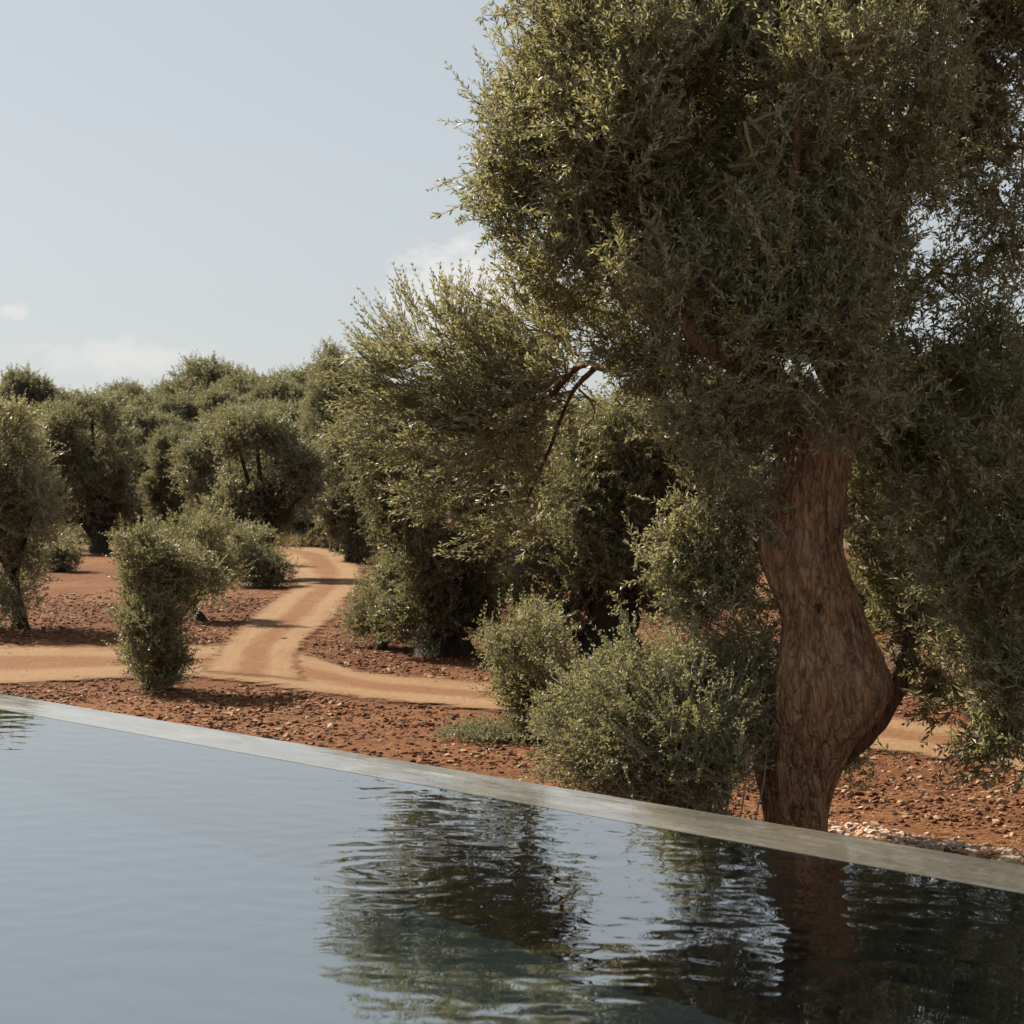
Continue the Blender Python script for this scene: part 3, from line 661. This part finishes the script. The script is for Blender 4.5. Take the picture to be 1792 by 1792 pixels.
ptree('olive_tree', 'olive tree glimpsed between the middle olive and the stout dark trunk', 'tree', (900, 1052),
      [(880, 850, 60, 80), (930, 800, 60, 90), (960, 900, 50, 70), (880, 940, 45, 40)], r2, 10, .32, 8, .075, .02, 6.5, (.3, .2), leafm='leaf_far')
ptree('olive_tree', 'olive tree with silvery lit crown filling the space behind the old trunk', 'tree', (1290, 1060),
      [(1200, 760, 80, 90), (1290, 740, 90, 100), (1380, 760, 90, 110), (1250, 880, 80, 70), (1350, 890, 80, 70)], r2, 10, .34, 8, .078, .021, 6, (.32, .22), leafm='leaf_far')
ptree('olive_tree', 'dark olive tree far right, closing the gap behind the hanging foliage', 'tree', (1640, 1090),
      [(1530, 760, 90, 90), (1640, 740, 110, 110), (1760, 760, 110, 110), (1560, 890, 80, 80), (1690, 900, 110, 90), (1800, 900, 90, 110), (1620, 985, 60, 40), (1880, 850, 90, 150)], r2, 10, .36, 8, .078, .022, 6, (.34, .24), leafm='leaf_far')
ptree('olive_tree', 'grey green olive tree cut off by the left edge, slim trunk showing below', 'tree', (36, 1098),
      [(10, 760, 55, 55), (-10, 800, 80, 70), (25, 850, 70, 80), (-50, 880, 90, 110), (35, 930, 62, 70), (10, 1000, 60, 50), (30, 1045, 42, 30), (-60, 1010, 70, 60), (60, 880, 40, 50)],
      r2, 11, .32, 9, .062, .0165, 6.2, (.10, .07), leafm='leaf_silver_lit')
ptree('olive_sapling', 'bushy young olive leafy to the ground, beside the road near the pool corner', 'tree', (265, 1204),
      [(275, 1150, 55, 48), (262, 1090, 52, 60), (258, 1030, 46, 50), (300, 985, 72, 52), (340, 960, 58, 48), (245, 965, 36, 40), (270, 930, 38, 32), (372, 1000, 34, 44), (270, 1183, 38, 24), (310, 930, 48, 32), (325, 1045, 30, 30, 0, .6)],
      r2, 11, .20, 8, .042, .0125, 20, (.05, .03), leafm='leaf_young', shell=.35)
ptree('olive_tree', 'small olive tree with thin leaning trunk right behind the bushy young olive', 'tree', (352, 1086),
      [(350, 1000, 52, 44), (325, 950, 45, 42), (385, 1010, 26, 34), (370, 945, 36, 36)], r2, 10, .26, 8, .055, .015, 10, (.065, .04), leafm='leaf_young', bend=-.12)
ptree('olive_bush', 'leafy olive bush hiding a stem, at the left foot of the dark middle olive', 'bush', (668, 1133),
      [(660, 1055, 42, 48), (700, 1085, 42, 42), (645, 1085, 30, 34), (680, 1020, 26, 38), (690, 1000, 14, 40)], r2, 10, .24, 8, .055, .014, 11, (.07, .05), leafm='leaf_young', up=.7)
ptree('olive_bush', 'upright olive bush beside the road end, left of the pale thorny bush', 'bush', (925, 1303),
      [(900, 1120, 52, 46), (945, 1130, 48, 50), (935, 1200, 52, 50), (905, 1190, 30, 50), (930, 1262, 42, 36), (860, 1130, 26, 24), (960, 1080, 34, 34), (975, 1220, 34, 60), (925, 1160, 60, 45)],
      r2, 11, .20, 8, .040, .0115, 15, (.06, .04), leafm='leaf_young', up=.5, shell=.35)

ptree('olive_bush', 'dark olive bush filling the gap right of the old trunk above its fork', 'bush', (1540, 1100),
      [(1530, 1000, 60, 60), (1580, 1030, 50, 50), (1500, 1040, 40, 40), (1560, 950, 60, 50)], r2, 10, .3, 8, .07, .018, 8, (.12, .09), leafm='leaf_far')
ptree('olive_bush', 'dark olive bush added to fill the deep shade between stout dark trunk and old trunk', 'bush', (1215, 1050),
      [(1190, 985, 50, 45), (1240, 1000, 45, 40), (1280, 960, 50, 50)], r2, 10, .3, 8, .07, .018, 8, (.12, .09), leafm='leaf_far')  # bush added to fill a spot that is only deep shade

# the pale thorny bush: arching whitish twigs with tiny leaves
b = G(1190, 1528); b[2] = float(gz(b[0], b[1])); zb = b[1]
root = empty('thorny_bush', b); tag(root, 'pale tangled thorny bush with arching twigs, left of the old trunk', 'bush')
lf, wd = Geo(), Geo(); r3 = np.random.default_rng(8)
n = 400
cl = np.array([(985, 1262, .0, .10), (1020, 1235, .1, .3), (1075, 1205, 0, .3), (1130, 1190, .15, .3), (1185, 1200, .1, .3), (1245, 1215, .2, .3), (1300, 1265, .1, .25), (1040, 1300, -.25, .3), (1110, 1280, -.35, .3), (1190, 1290, -.4, .3), (1270, 1330, -.35, .25), (1000, 1320, -.1, .2), (1090, 1350, -.4, .3), (1180, 1370, -.45, .3)])
ci = r3.integers(len(cl), size=n)
tx = cl[ci, 0] + r3.normal(0, 34, n); ty = cl[ci, 1] + r3.normal(0, 34, n); ty = np.where(ty < 1150, 1150 + (1150 - ty) * .3, ty)
tz = zb + cl[ci, 2] * .8 + r3.normal(0, .12, n)
tips = np.array([P(a, b_, c_) for a, b_, c_ in zip(tx, ty, tz)])
root_p = b + np.column_stack([r3.normal(-.06, .13, n), r3.normal(0, .13, n), np.zeros(n)])
midp = root_p * .50 + tips * .50 + np.array([.06, 0, .34]) + r3.normal(0, .07, (n, 3))
twigs(wd, root_p, midp, tips, np.full(n, .0055), np.full(n, .0015), 7, 4)
per = 9; t_ = r3.uniform(.45, 1, (n, per, 1))
c_ = (1 - t_) ** 2 * root_p[:, None] + 2 * t_ * (1 - t_) * midp[:, None] + t_ * t_ * tips[:, None]
tn = unit(2 * (1 - t_) * (midp - root_p)[:, None] + 2 * t_ * (tips - midp)[:, None])
c_ = c_.reshape(-1, 3); tn = tn.reshape(-1, 3)
shoots(lf, wd, c_, tn + r3.normal(0, .65, c_.shape) + np.array([-.15, 0, .1]), .17 * (.5 + r3.random(len(c_))), 8, .025, .0105, r3, .2, .05, .0016, .1, .9)
ltp = [(1085, 1055, -.8, .9), (1110, 1100, -.7, .8), (1140, 1085, -.5, .9), (1170, 1110, .1, 1), (1060, 1140, -.8, .6), (1210, 1090, .7, .5), (1240, 1110, .9, .3), (1030, 1160, -.9, .5), (960, 1215, -1, .15), (950, 1250, -1, .1), (1000, 1185, -1, .3)]
for k_ in range(64):
    a_ = r3.uniform(945, 1290); ltp.append((a_, np.interp(a_, [945, 1080, 1290], [1245, 1145, 1150]) + abs(r3.normal(0, 40)) - 12, (a_ - 1180) / 170 + r3.normal(0, .2), .75))
for a, b2, dx, dz in ltp:                                     # a few long wands
    q2 = P(a, b2, zb + .25); q0 = P(1165 + r3.normal(0, 30), 1330, zb); q1 = (q0 + q2) / 2 + np.array([dx * .02, 0, .12])
    twigs(wd, q0[None], q1[None], q2[None], [.005], [.0015], 8, 4)
    t_ = np.linspace(.3, 1, 16)[:, None]; cc = (1 - t_) ** 2 * q0 + 2 * t_ * (1 - t_) * q1 + t_ * t_ * q2
    shoots(lf, wd, np.repeat(cc, 2, 0), r3.normal(0, .7, (len(cc) * 2, 3)) + np.array([dx, 0, dz]), .08, 5, .026, .011, r3, .2, .05, .0012, .1, .9)
child(lf, 'foliage', M['leaf_bush'], root); child(wd, 'stems', M['twig_pale'], root)

# low herb on the soil
b = G(862, 1303); b[2] = float(gz(b[0], b[1])); root = empty('low_herb', b); tag(root, 'low pale green herb spreading on the red soil by the pool rim', 'plant')
lf, wd = Geo(), Geo(); n = 420
cx2 = np.column_stack([np.clip(r3.normal(0, .17, n), -.36, .34), r3.normal(0, .16, n), np.zeros(n)]) + b; cx2[:, 2] += .005 + .05 * r3.random(n)
shoots(lf, wd, cx2, np.column_stack([r3.normal(0, .8, n), r3.normal(0, .8, n), .35 + .5 * r3.random(n)]), .11 * (.5 + r3.random(n)), 7, .026, .011, r3, .2, .1, .0015, .1, 1.0)
child(lf, 'leaves', M['herb'], root); child(wd, 'stems', M['twig_pale'], root)

# ---- middle distance
far = dict(per=9, L=.36, pairs=7, ll=.085, lw=.025, leafm='leaf_far', twig_r=None)
ptree('olive_bush', 'round dark bush at the left verge of the track bend', 'bush', (452, 1027), [(428, 975, 32, 44), (468, 998, 30, 30), (420, 1000, 22, 26), (440, 945, 22, 26), (480, 1005, 20, 22)], r2, dens=8, trunk=(.1, .08), **far)
ptree('olive_tree', 'olive tree with two rounded crowns above the round dark bush', 'tree', (462, 1012),
      [(415, 775, 40, 52), (432, 850, 42, 66), (515, 800, 46, 60), (540, 850, 26, 56), (400, 905, 42, 46), (470, 880, 36, 46), (505, 890, 30, 40), (380, 900, 26, 30), (450, 770, 30, 36), (490, 765, 36, 30)], r2, dens=7, trunk=(.26, .18), tall=(462, 930), **far)
ptree('olive_tree', 'narrow column-shaped olive tree left of the two rounded crowns', 'tree', (352, 985), [(345, 780, 32, 40), (352, 840, 34, 50), (340, 810, 30, 40), (360, 890, 28, 30)], r2, dens=7, trunk=(.2, .14), **far)
ptree('olive_tree', 'broad olive tree on a short trunk, back left in the grove', 'tree', (175, 968),
      [(150, 765, 76, 50), (105, 800, 48, 60), (195, 820, 46, 66), (150, 850, 70, 56), (172, 915, 30, 34), (118, 750, 46, 32), (212, 880, 24, 40), (100, 860, 34, 50), (160, 720, 50, 26), (172, 945, 14, 14)], r2, dens=6.5, trunk=(.26, .2), tall=(174, 940), **far)
ptree('olive_bush', 'small dark bush in the shade beside the left edge tree', 'bush', (104, 1000), [(104, 965, 24, 30), (116, 975, 18, 20), (92, 978, 18, 20)], r2, dens=8, trunk=(.1, .08), **far)
ptree('olive_tree', 'olive tree right of the track top, foliage drooping nearly to the ground', 'tree', (618, 984),
      [(600, 890, 42, 56), (625, 940, 26, 40), (600, 800, 44, 60), (640, 860, 36, 60), (572, 900, 24, 34), (640, 780, 40, 60)], r2, dens=7, trunk=(.2, .15), **far)
ptree('olive_tree', 'tall pointed olive tree rising above the skyline right of the track', 'tree', (592, 968),
      [(585, 720, 46, 70), (578, 645, 22, 36), (600, 680, 36, 46), (560, 760, 36, 60), (620, 720, 36, 60), (590, 830, 50, 60), (565, 690, 24, 40)], r2, dens=6.5, trunk=(.24, .18), **far)

# ---- the far grove: one tree built per kind, then copied
def proto(seed, spread, tall, n):
    r = np.random.default_rng(seed); lf, wd, tk = Geo(), Geo(), Geo(); lb = []
    for i in range(n):
        a = i * 2.4 + r.normal(0, .3); rr = spread * (.25 + .75 * r.random()); zz_ = .85 + (tall - 1.65) * ((i + .5) / n) + r.normal(0, .2)
        k = .62 + .38 * math.sin(np.pi * min(1, (zz_ - .4) / tall))
        s_ = r.uniform(.5, .92); lb.append((rr * cos(a) * k, rr * sin(a) * k, zz_, s_, s_, s_ * 1.05))
    lb.append((0, 0, tall - .9, .9, .9, .8)); lb.append((0, 0, tall * .5, .9, .9, 1.3))
    limb(tk, np.array([(0, 0, -.2), (0.05, 0, .1), (-.1, .05, .9), (.05, 0, 1.7)]), np.array([.5, .36, .27, .22]), 18, 12, .18, seed)
    for l in lb:
        c = np.array(l[:3]); limb(tk, np.array([(0, 0, 1.4), c * .5 + [0, 0, .5], c]), np.array([.14, .09, .03]), 8, 6, .12, seed, False)
    crown(lf, wd, lb, r, 11, 10, .34, 7, .090, .029, .5, shell=.45, gap=-.5, twig_r=None, bw=.012)
    return tk.mesh('trunk', M['bark_far'], True), wd.mesh('branches', M['twig']), lf.mesh('crown', M['leaf_far'])
protos = [proto(21, 1.05, 5.6, 15), proto(22, 1.35, 5.2, 16), proto(23, .85, 6.0, 14), proto(24, 1.2, 5.4, 16)]
r4 = np.random.default_rng(77)
rows_far = [  # px of the trunk, row of the top, distance, label
    (40, 640, 76, 'far olive tree whose rounded top breaks the skyline at the left edge'),
    (-70, 655, 74, 'far olive tree half outside the left edge of the grove'),
    (110, 668, 80, 'far olive tree second from the left on the skyline'),
    (185, 676, 82, 'far olive tree under the small cloud, low on the skyline'),
    (262, 684, 80, 'far olive tree at the lowest dip of the skyline'),
    (362, 618, 92, 'tallest far olive tree, its round dark top standing above the skyline'),
    (318, 672, 76, 'far olive tree just left of and below the tallest round top'),
    (430, 645, 84, 'far olive tree on the skyline just right of the tallest round top'),
    (490, 655, 78, 'far olive tree on the skyline between two higher tops'),
    (540, 630, 86, 'far olive tree with broad dark top beside the pointed tree'),
    (640, 640, 80, 'far olive tree showing between the pointed tree and the low bough'),
    (700, 660, 74, 'far olive tree mostly hidden by the tips of the low bough'),
    (30, 715, 60, 'middle row olive tree standing behind the left edge tree'),
    (245, 705, 62, 'middle row olive tree in deep shade right of the broad short tree'),
    (300, 735, 58, 'middle row olive tree behind the narrow column-shaped tree'),
    (415, 700, 64, 'middle row olive tree behind the left of the two rounded crowns'),
    (500, 700, 62, 'middle row olive tree behind the right of the two rounded crowns'),
    (700, 720, 52, 'middle row olive tree behind the dark middle olive'),
    (820, 700, 56, 'far olive tree behind the leaves of the low bough'),
    (930, 690, 60, 'far olive tree behind the small sky gap under the crown'),
    (1040, 690, 58, 'far olive tree behind the stout dark trunk'),
    (1150, 690, 62, 'far olive tree behind the silvery foliage left of the old trunk'),
    (85, 690, 66, 'middle row olive tree between the left edge tree and the broad short tree'),
    (150, 700, 70, 'middle row olive tree rising just behind the broad short tree'),
    (215, 735, 64, 'lower middle row olive tree at the right shoulder of the broad short tree'),
    (275, 745, 66, 'dark middle row olive tree between broad short tree and narrow column-shaped tree'),
    (390, 665, 72, 'far olive tree directly below the tallest round top, to its right'),
    (455, 690, 68, 'middle row olive tree standing between and behind the two rounded crowns'),
    (545, 690, 70, 'middle row olive tree just left of the pointed tree, below the skyline'),
    (665, 700, 66, 'middle row olive tree right of the pointed tree, below the skyline'),
    (755, 670, 72, 'far olive tree just above the middle of the low bough'),
    (225, 660, 96, 'farthest small olive tree peeping over the skyline dip at left'),
    (590, 660, 94, 'farthest small olive tree peeping out behind the pointed tree'),
    (1290, 700, 60, 'far olive tree hidden behind the old trunk'),
    (1440, 700, 58, 'far olive tree seen through leaves right of the old trunk'),
    (1580, 690, 60, 'far olive tree behind the forked second stem'),
    (1720, 690, 58, 'far olive tree behind the hanging foliage at right'),
    (1860, 690, 60, 'far olive tree beyond the right edge of the grove')]
for i, (px, ty, z, lab) in enumerate(rows_far):
    k = i % 4; H = (5.6, 5.2, 6.0, 5.4)[k]
    x0 = (px - CX) / F * z; z0 = float(gz(x0, z))
    top = EYE - (ty - HY) / F * z - z0; sc = top / (H + .12)
    e = empty('olive_tree', (x0, z, z0)); tag(e, lab, 'tree', 'olive trees of the far grove')
    e.rotation_euler = (0, 0, float(r4.random() * 6.28)); e.scale = (sc * 1.12, sc * 1.12, sc)
    for nm, me in zip(('trunk', 'branches', 'crown'), protos[k]):
        c = bpy.data.objects.new(nm, me); COL.objects.link(c); c.parent = e

# dry scrub at the far end of the track
g = Geo(); n = 5200; r5 = np.random.default_rng(3)
cl = []
for (a, b_, sx) in ((520, 955, 70), (470, 948, 50), (560, 950, 50), (660, 975, 30), (110, 942, 40), (210, 945, 40), (840, 1000, 30), (300, 950, 60), (690, 1010, 20)):
    q = G(a, b_); m_ = n // 9; k_ = q[1] / F
    cl.append(np.column_stack([q[0] + r5.normal(0, sx * k_ * .6, m_), q[1] + r5.normal(0, 1.2, m_), np.zeros(m_)]))
cl = np.concatenate(cl); cl[:, 2] = gz(cl[:, 0], cl[:, 1]) + .02 + .25 * r5.random(len(cl)) ** 2
shoots(g, None, cl, r5.normal(0, .6, cl.shape) + [0, 0, .8], .28, 5, .11, .032, r5, .2, .1)
tag(g.obj('dry_scrub', M['dry']), 'low dry tan scrub at the far end of the track', 'scrub', kind='stuff')

# ------------------------------------------------------------------ clods, stones, pebbles
ph = (1 + 5 ** .5) / 2
ico = unit(np.array([(-1, ph, 0), (1, ph, 0), (-1, -ph, 0), (1, -ph, 0), (0, -1, ph), (0, 1, ph), (0, -1, -ph), (0, 1, -ph), (ph, 0, -1), (ph, 0, 1), (-ph, 0, -1), (-ph, 0, 1)]))
icf = np.array([(0, 11, 5), (0, 5, 1), (0, 1, 7), (0, 7, 10), (0, 10, 11), (1, 5, 9), (5, 11, 4), (11, 10, 2), (10, 7, 6), (7, 1, 8), (3, 9, 4), (3, 4, 2), (3, 2, 6), (3, 6, 8), (3, 8, 9), (4, 9, 5), (2, 4, 11), (6, 2, 10), (8, 6, 7), (9, 8, 1)])
def rubble(name, xy, size, mat, r, label, cat, sink=.3):
    n = len(xy); a = r.random(n) * 6.28
    v = ico[None] * (1 + .32 * r.normal(0, 1, (n, 12, 1))).clip(.45, 1.6) * np.column_stack([1 + .5 * r.random(n), .75 + .4 * r.random(n), .45 + .35 * r.random(n)])[:, None]
    ca, sa = np.cos(a)[:, None], np.sin(a)[:, None]
    v = np.dstack([v[..., 0] * ca - v[..., 1] * sa, v[..., 0] * sa + v[..., 1] * ca, v[..., 2]]) * size[:, None, None]
    v += np.column_stack([xy, gz(xy[:, 0], xy[:, 1]) + size * sink])[:, None]
    geo = Geo(); geo.add(v.reshape(-1, 3), (icf[None] + (np.arange(n) * 12)[:, None, None]).reshape(-1, 3))
    return tag(geo.obj(name, M[mat]), label, cat, kind='stuff')
road_px = []
def on_road(xy):
    """image rows of the main road's edges, to keep rubble thin on it"""
    px = xy[:, 0] / xy[:, 1] * F + CX; py = HY + F * (EYE + DROP) / xy[:, 1]
    up = np.interp(px, [-500, 0, 330, 540, 700, 1000, 1540, 1900], [1118, 1126, 1126, 1140, 1176, 1210, 1258, 1306])
    lo = np.interp(px, [-500, 0, 330, 540, 700, 1000, 1540, 1900], [1200, 1204, 1186, 1216, 1236, 1268, 1330, 1385])
    l2 = np.interp(py, [960, 990, 1030, 1075, 1110, 1150, 1180], [440, 490, 505, 440, 403, 355, 330]); r2_ = np.interp(py, [960, 990, 1030, 1075, 1110, 1150, 1180], [590, 625, 640, 610, 560, 540, 560])
    return ((py > up + 8) & (py < lo - 8)) | ((py < 1180) & (px > l2 + 6) & (px < r2_ - 6))
def scatter(n, y0, y1, r, pw=1.6, keep_road=.06, thr=-.2):
    y = y0 + (y1 - y0) * r.random(n) ** pw; x = (r.random(n) * 2 - 1) * (y * .30 + 1.0); xy = np.column_stack([x, y])
    t_ = (xy - O0) @ nn
    k = (t_ < -.3) & ~(on_road(xy) & (r.random(n) > keep_road)) & (vnoise(np.column_stack([xy * .9, np.zeros(n)]), 71) > thr + .5 * (r.random(n) - .5))
    return xy[k]
r6 = np.random.default_rng(4)
xy = scatter(60000, 8.5, 34, r6, 1.5, .03, -.5); rubble('soil_clods', xy, .004 + .017 * r6.random(len(xy)) ** 4 + .00035 * xy[:, 1], 'clod', r6, 'loose red clods scattered over the soil', 'soil')
xy = scatter(26000, 8.5, 36, r6, 1.4, .05, -.15); rubble('field_stones', xy, .005 + .020 * r6.random(len(xy)) ** 3.5 + .0003 * xy[:, 1], 'stone', r6, 'pale tan stones scattered over the red soil', 'stones')
# pebble drain along the foot of the rim, right of the trunk
n = 1250; s_ = r6.uniform(1.9, 6.2, n); t_ = -(3.95 + .26 * r6.random(n) + .06 * r6.normal(0, 1, n)); xy = O0 + du * s_[:, None] + nn * t_[:, None]
rubble('white_pebbles', xy, .009 + .024 * r6.random(n) ** 2, 'pebble', r6, 'pale pebbles in a strip along the pool rim, right of the old trunk', 'pebbles', .15)

def rock(px, py, size, mat, label, seed, flat=.6):
    b = G(px, py); b[2] = float(gz(b[0], b[1])); r = np.random.default_rng(seed)
    import bmesh
    bm = bmesh.new(); bmesh.ops.create_icosphere(bm, subdivisions=3, radius=1)
    co = np.array([v.co[:] for v in bm.verts]); k = 1 + .35 * fbm(co * 1.3 + seed, 3, seed); co = co * k[:, None] * [1.25, .9, flat]
    co = np.where(np.abs(co) > .75, np.sign(co) * (.75 + (np.abs(co) - .75) * .35), co) * size
    for v, c in zip(bm.verts, co): v.co = c
    me = bpy.data.meshes.new('rock'); bm.to_mesh(me); bm.free(); me.materials.append(M[mat])
    o = bpy.data.objects.new('rock', me); o.location = (b[0], b[1], b[2] + size * flat * .4); COL.objects.link(o)
    return tag(o, label, 'rock', 'loose rocks on the soil')
rock(978, 1366, .045, 'pebble', 'whitish rock on the red soil close to the pool rim, left of the thorny bush', 2)
rock(1072, 1348, .05, 'stone', 'tan rock showing under the left side of the thorny bush', 5)
rock(140, 1123, .07, 'clod', 'small dark rock lying on the road at left', 8)
rock(497, 1119, .055, 'clod', 'small dark rock on the track near the fork', 9)
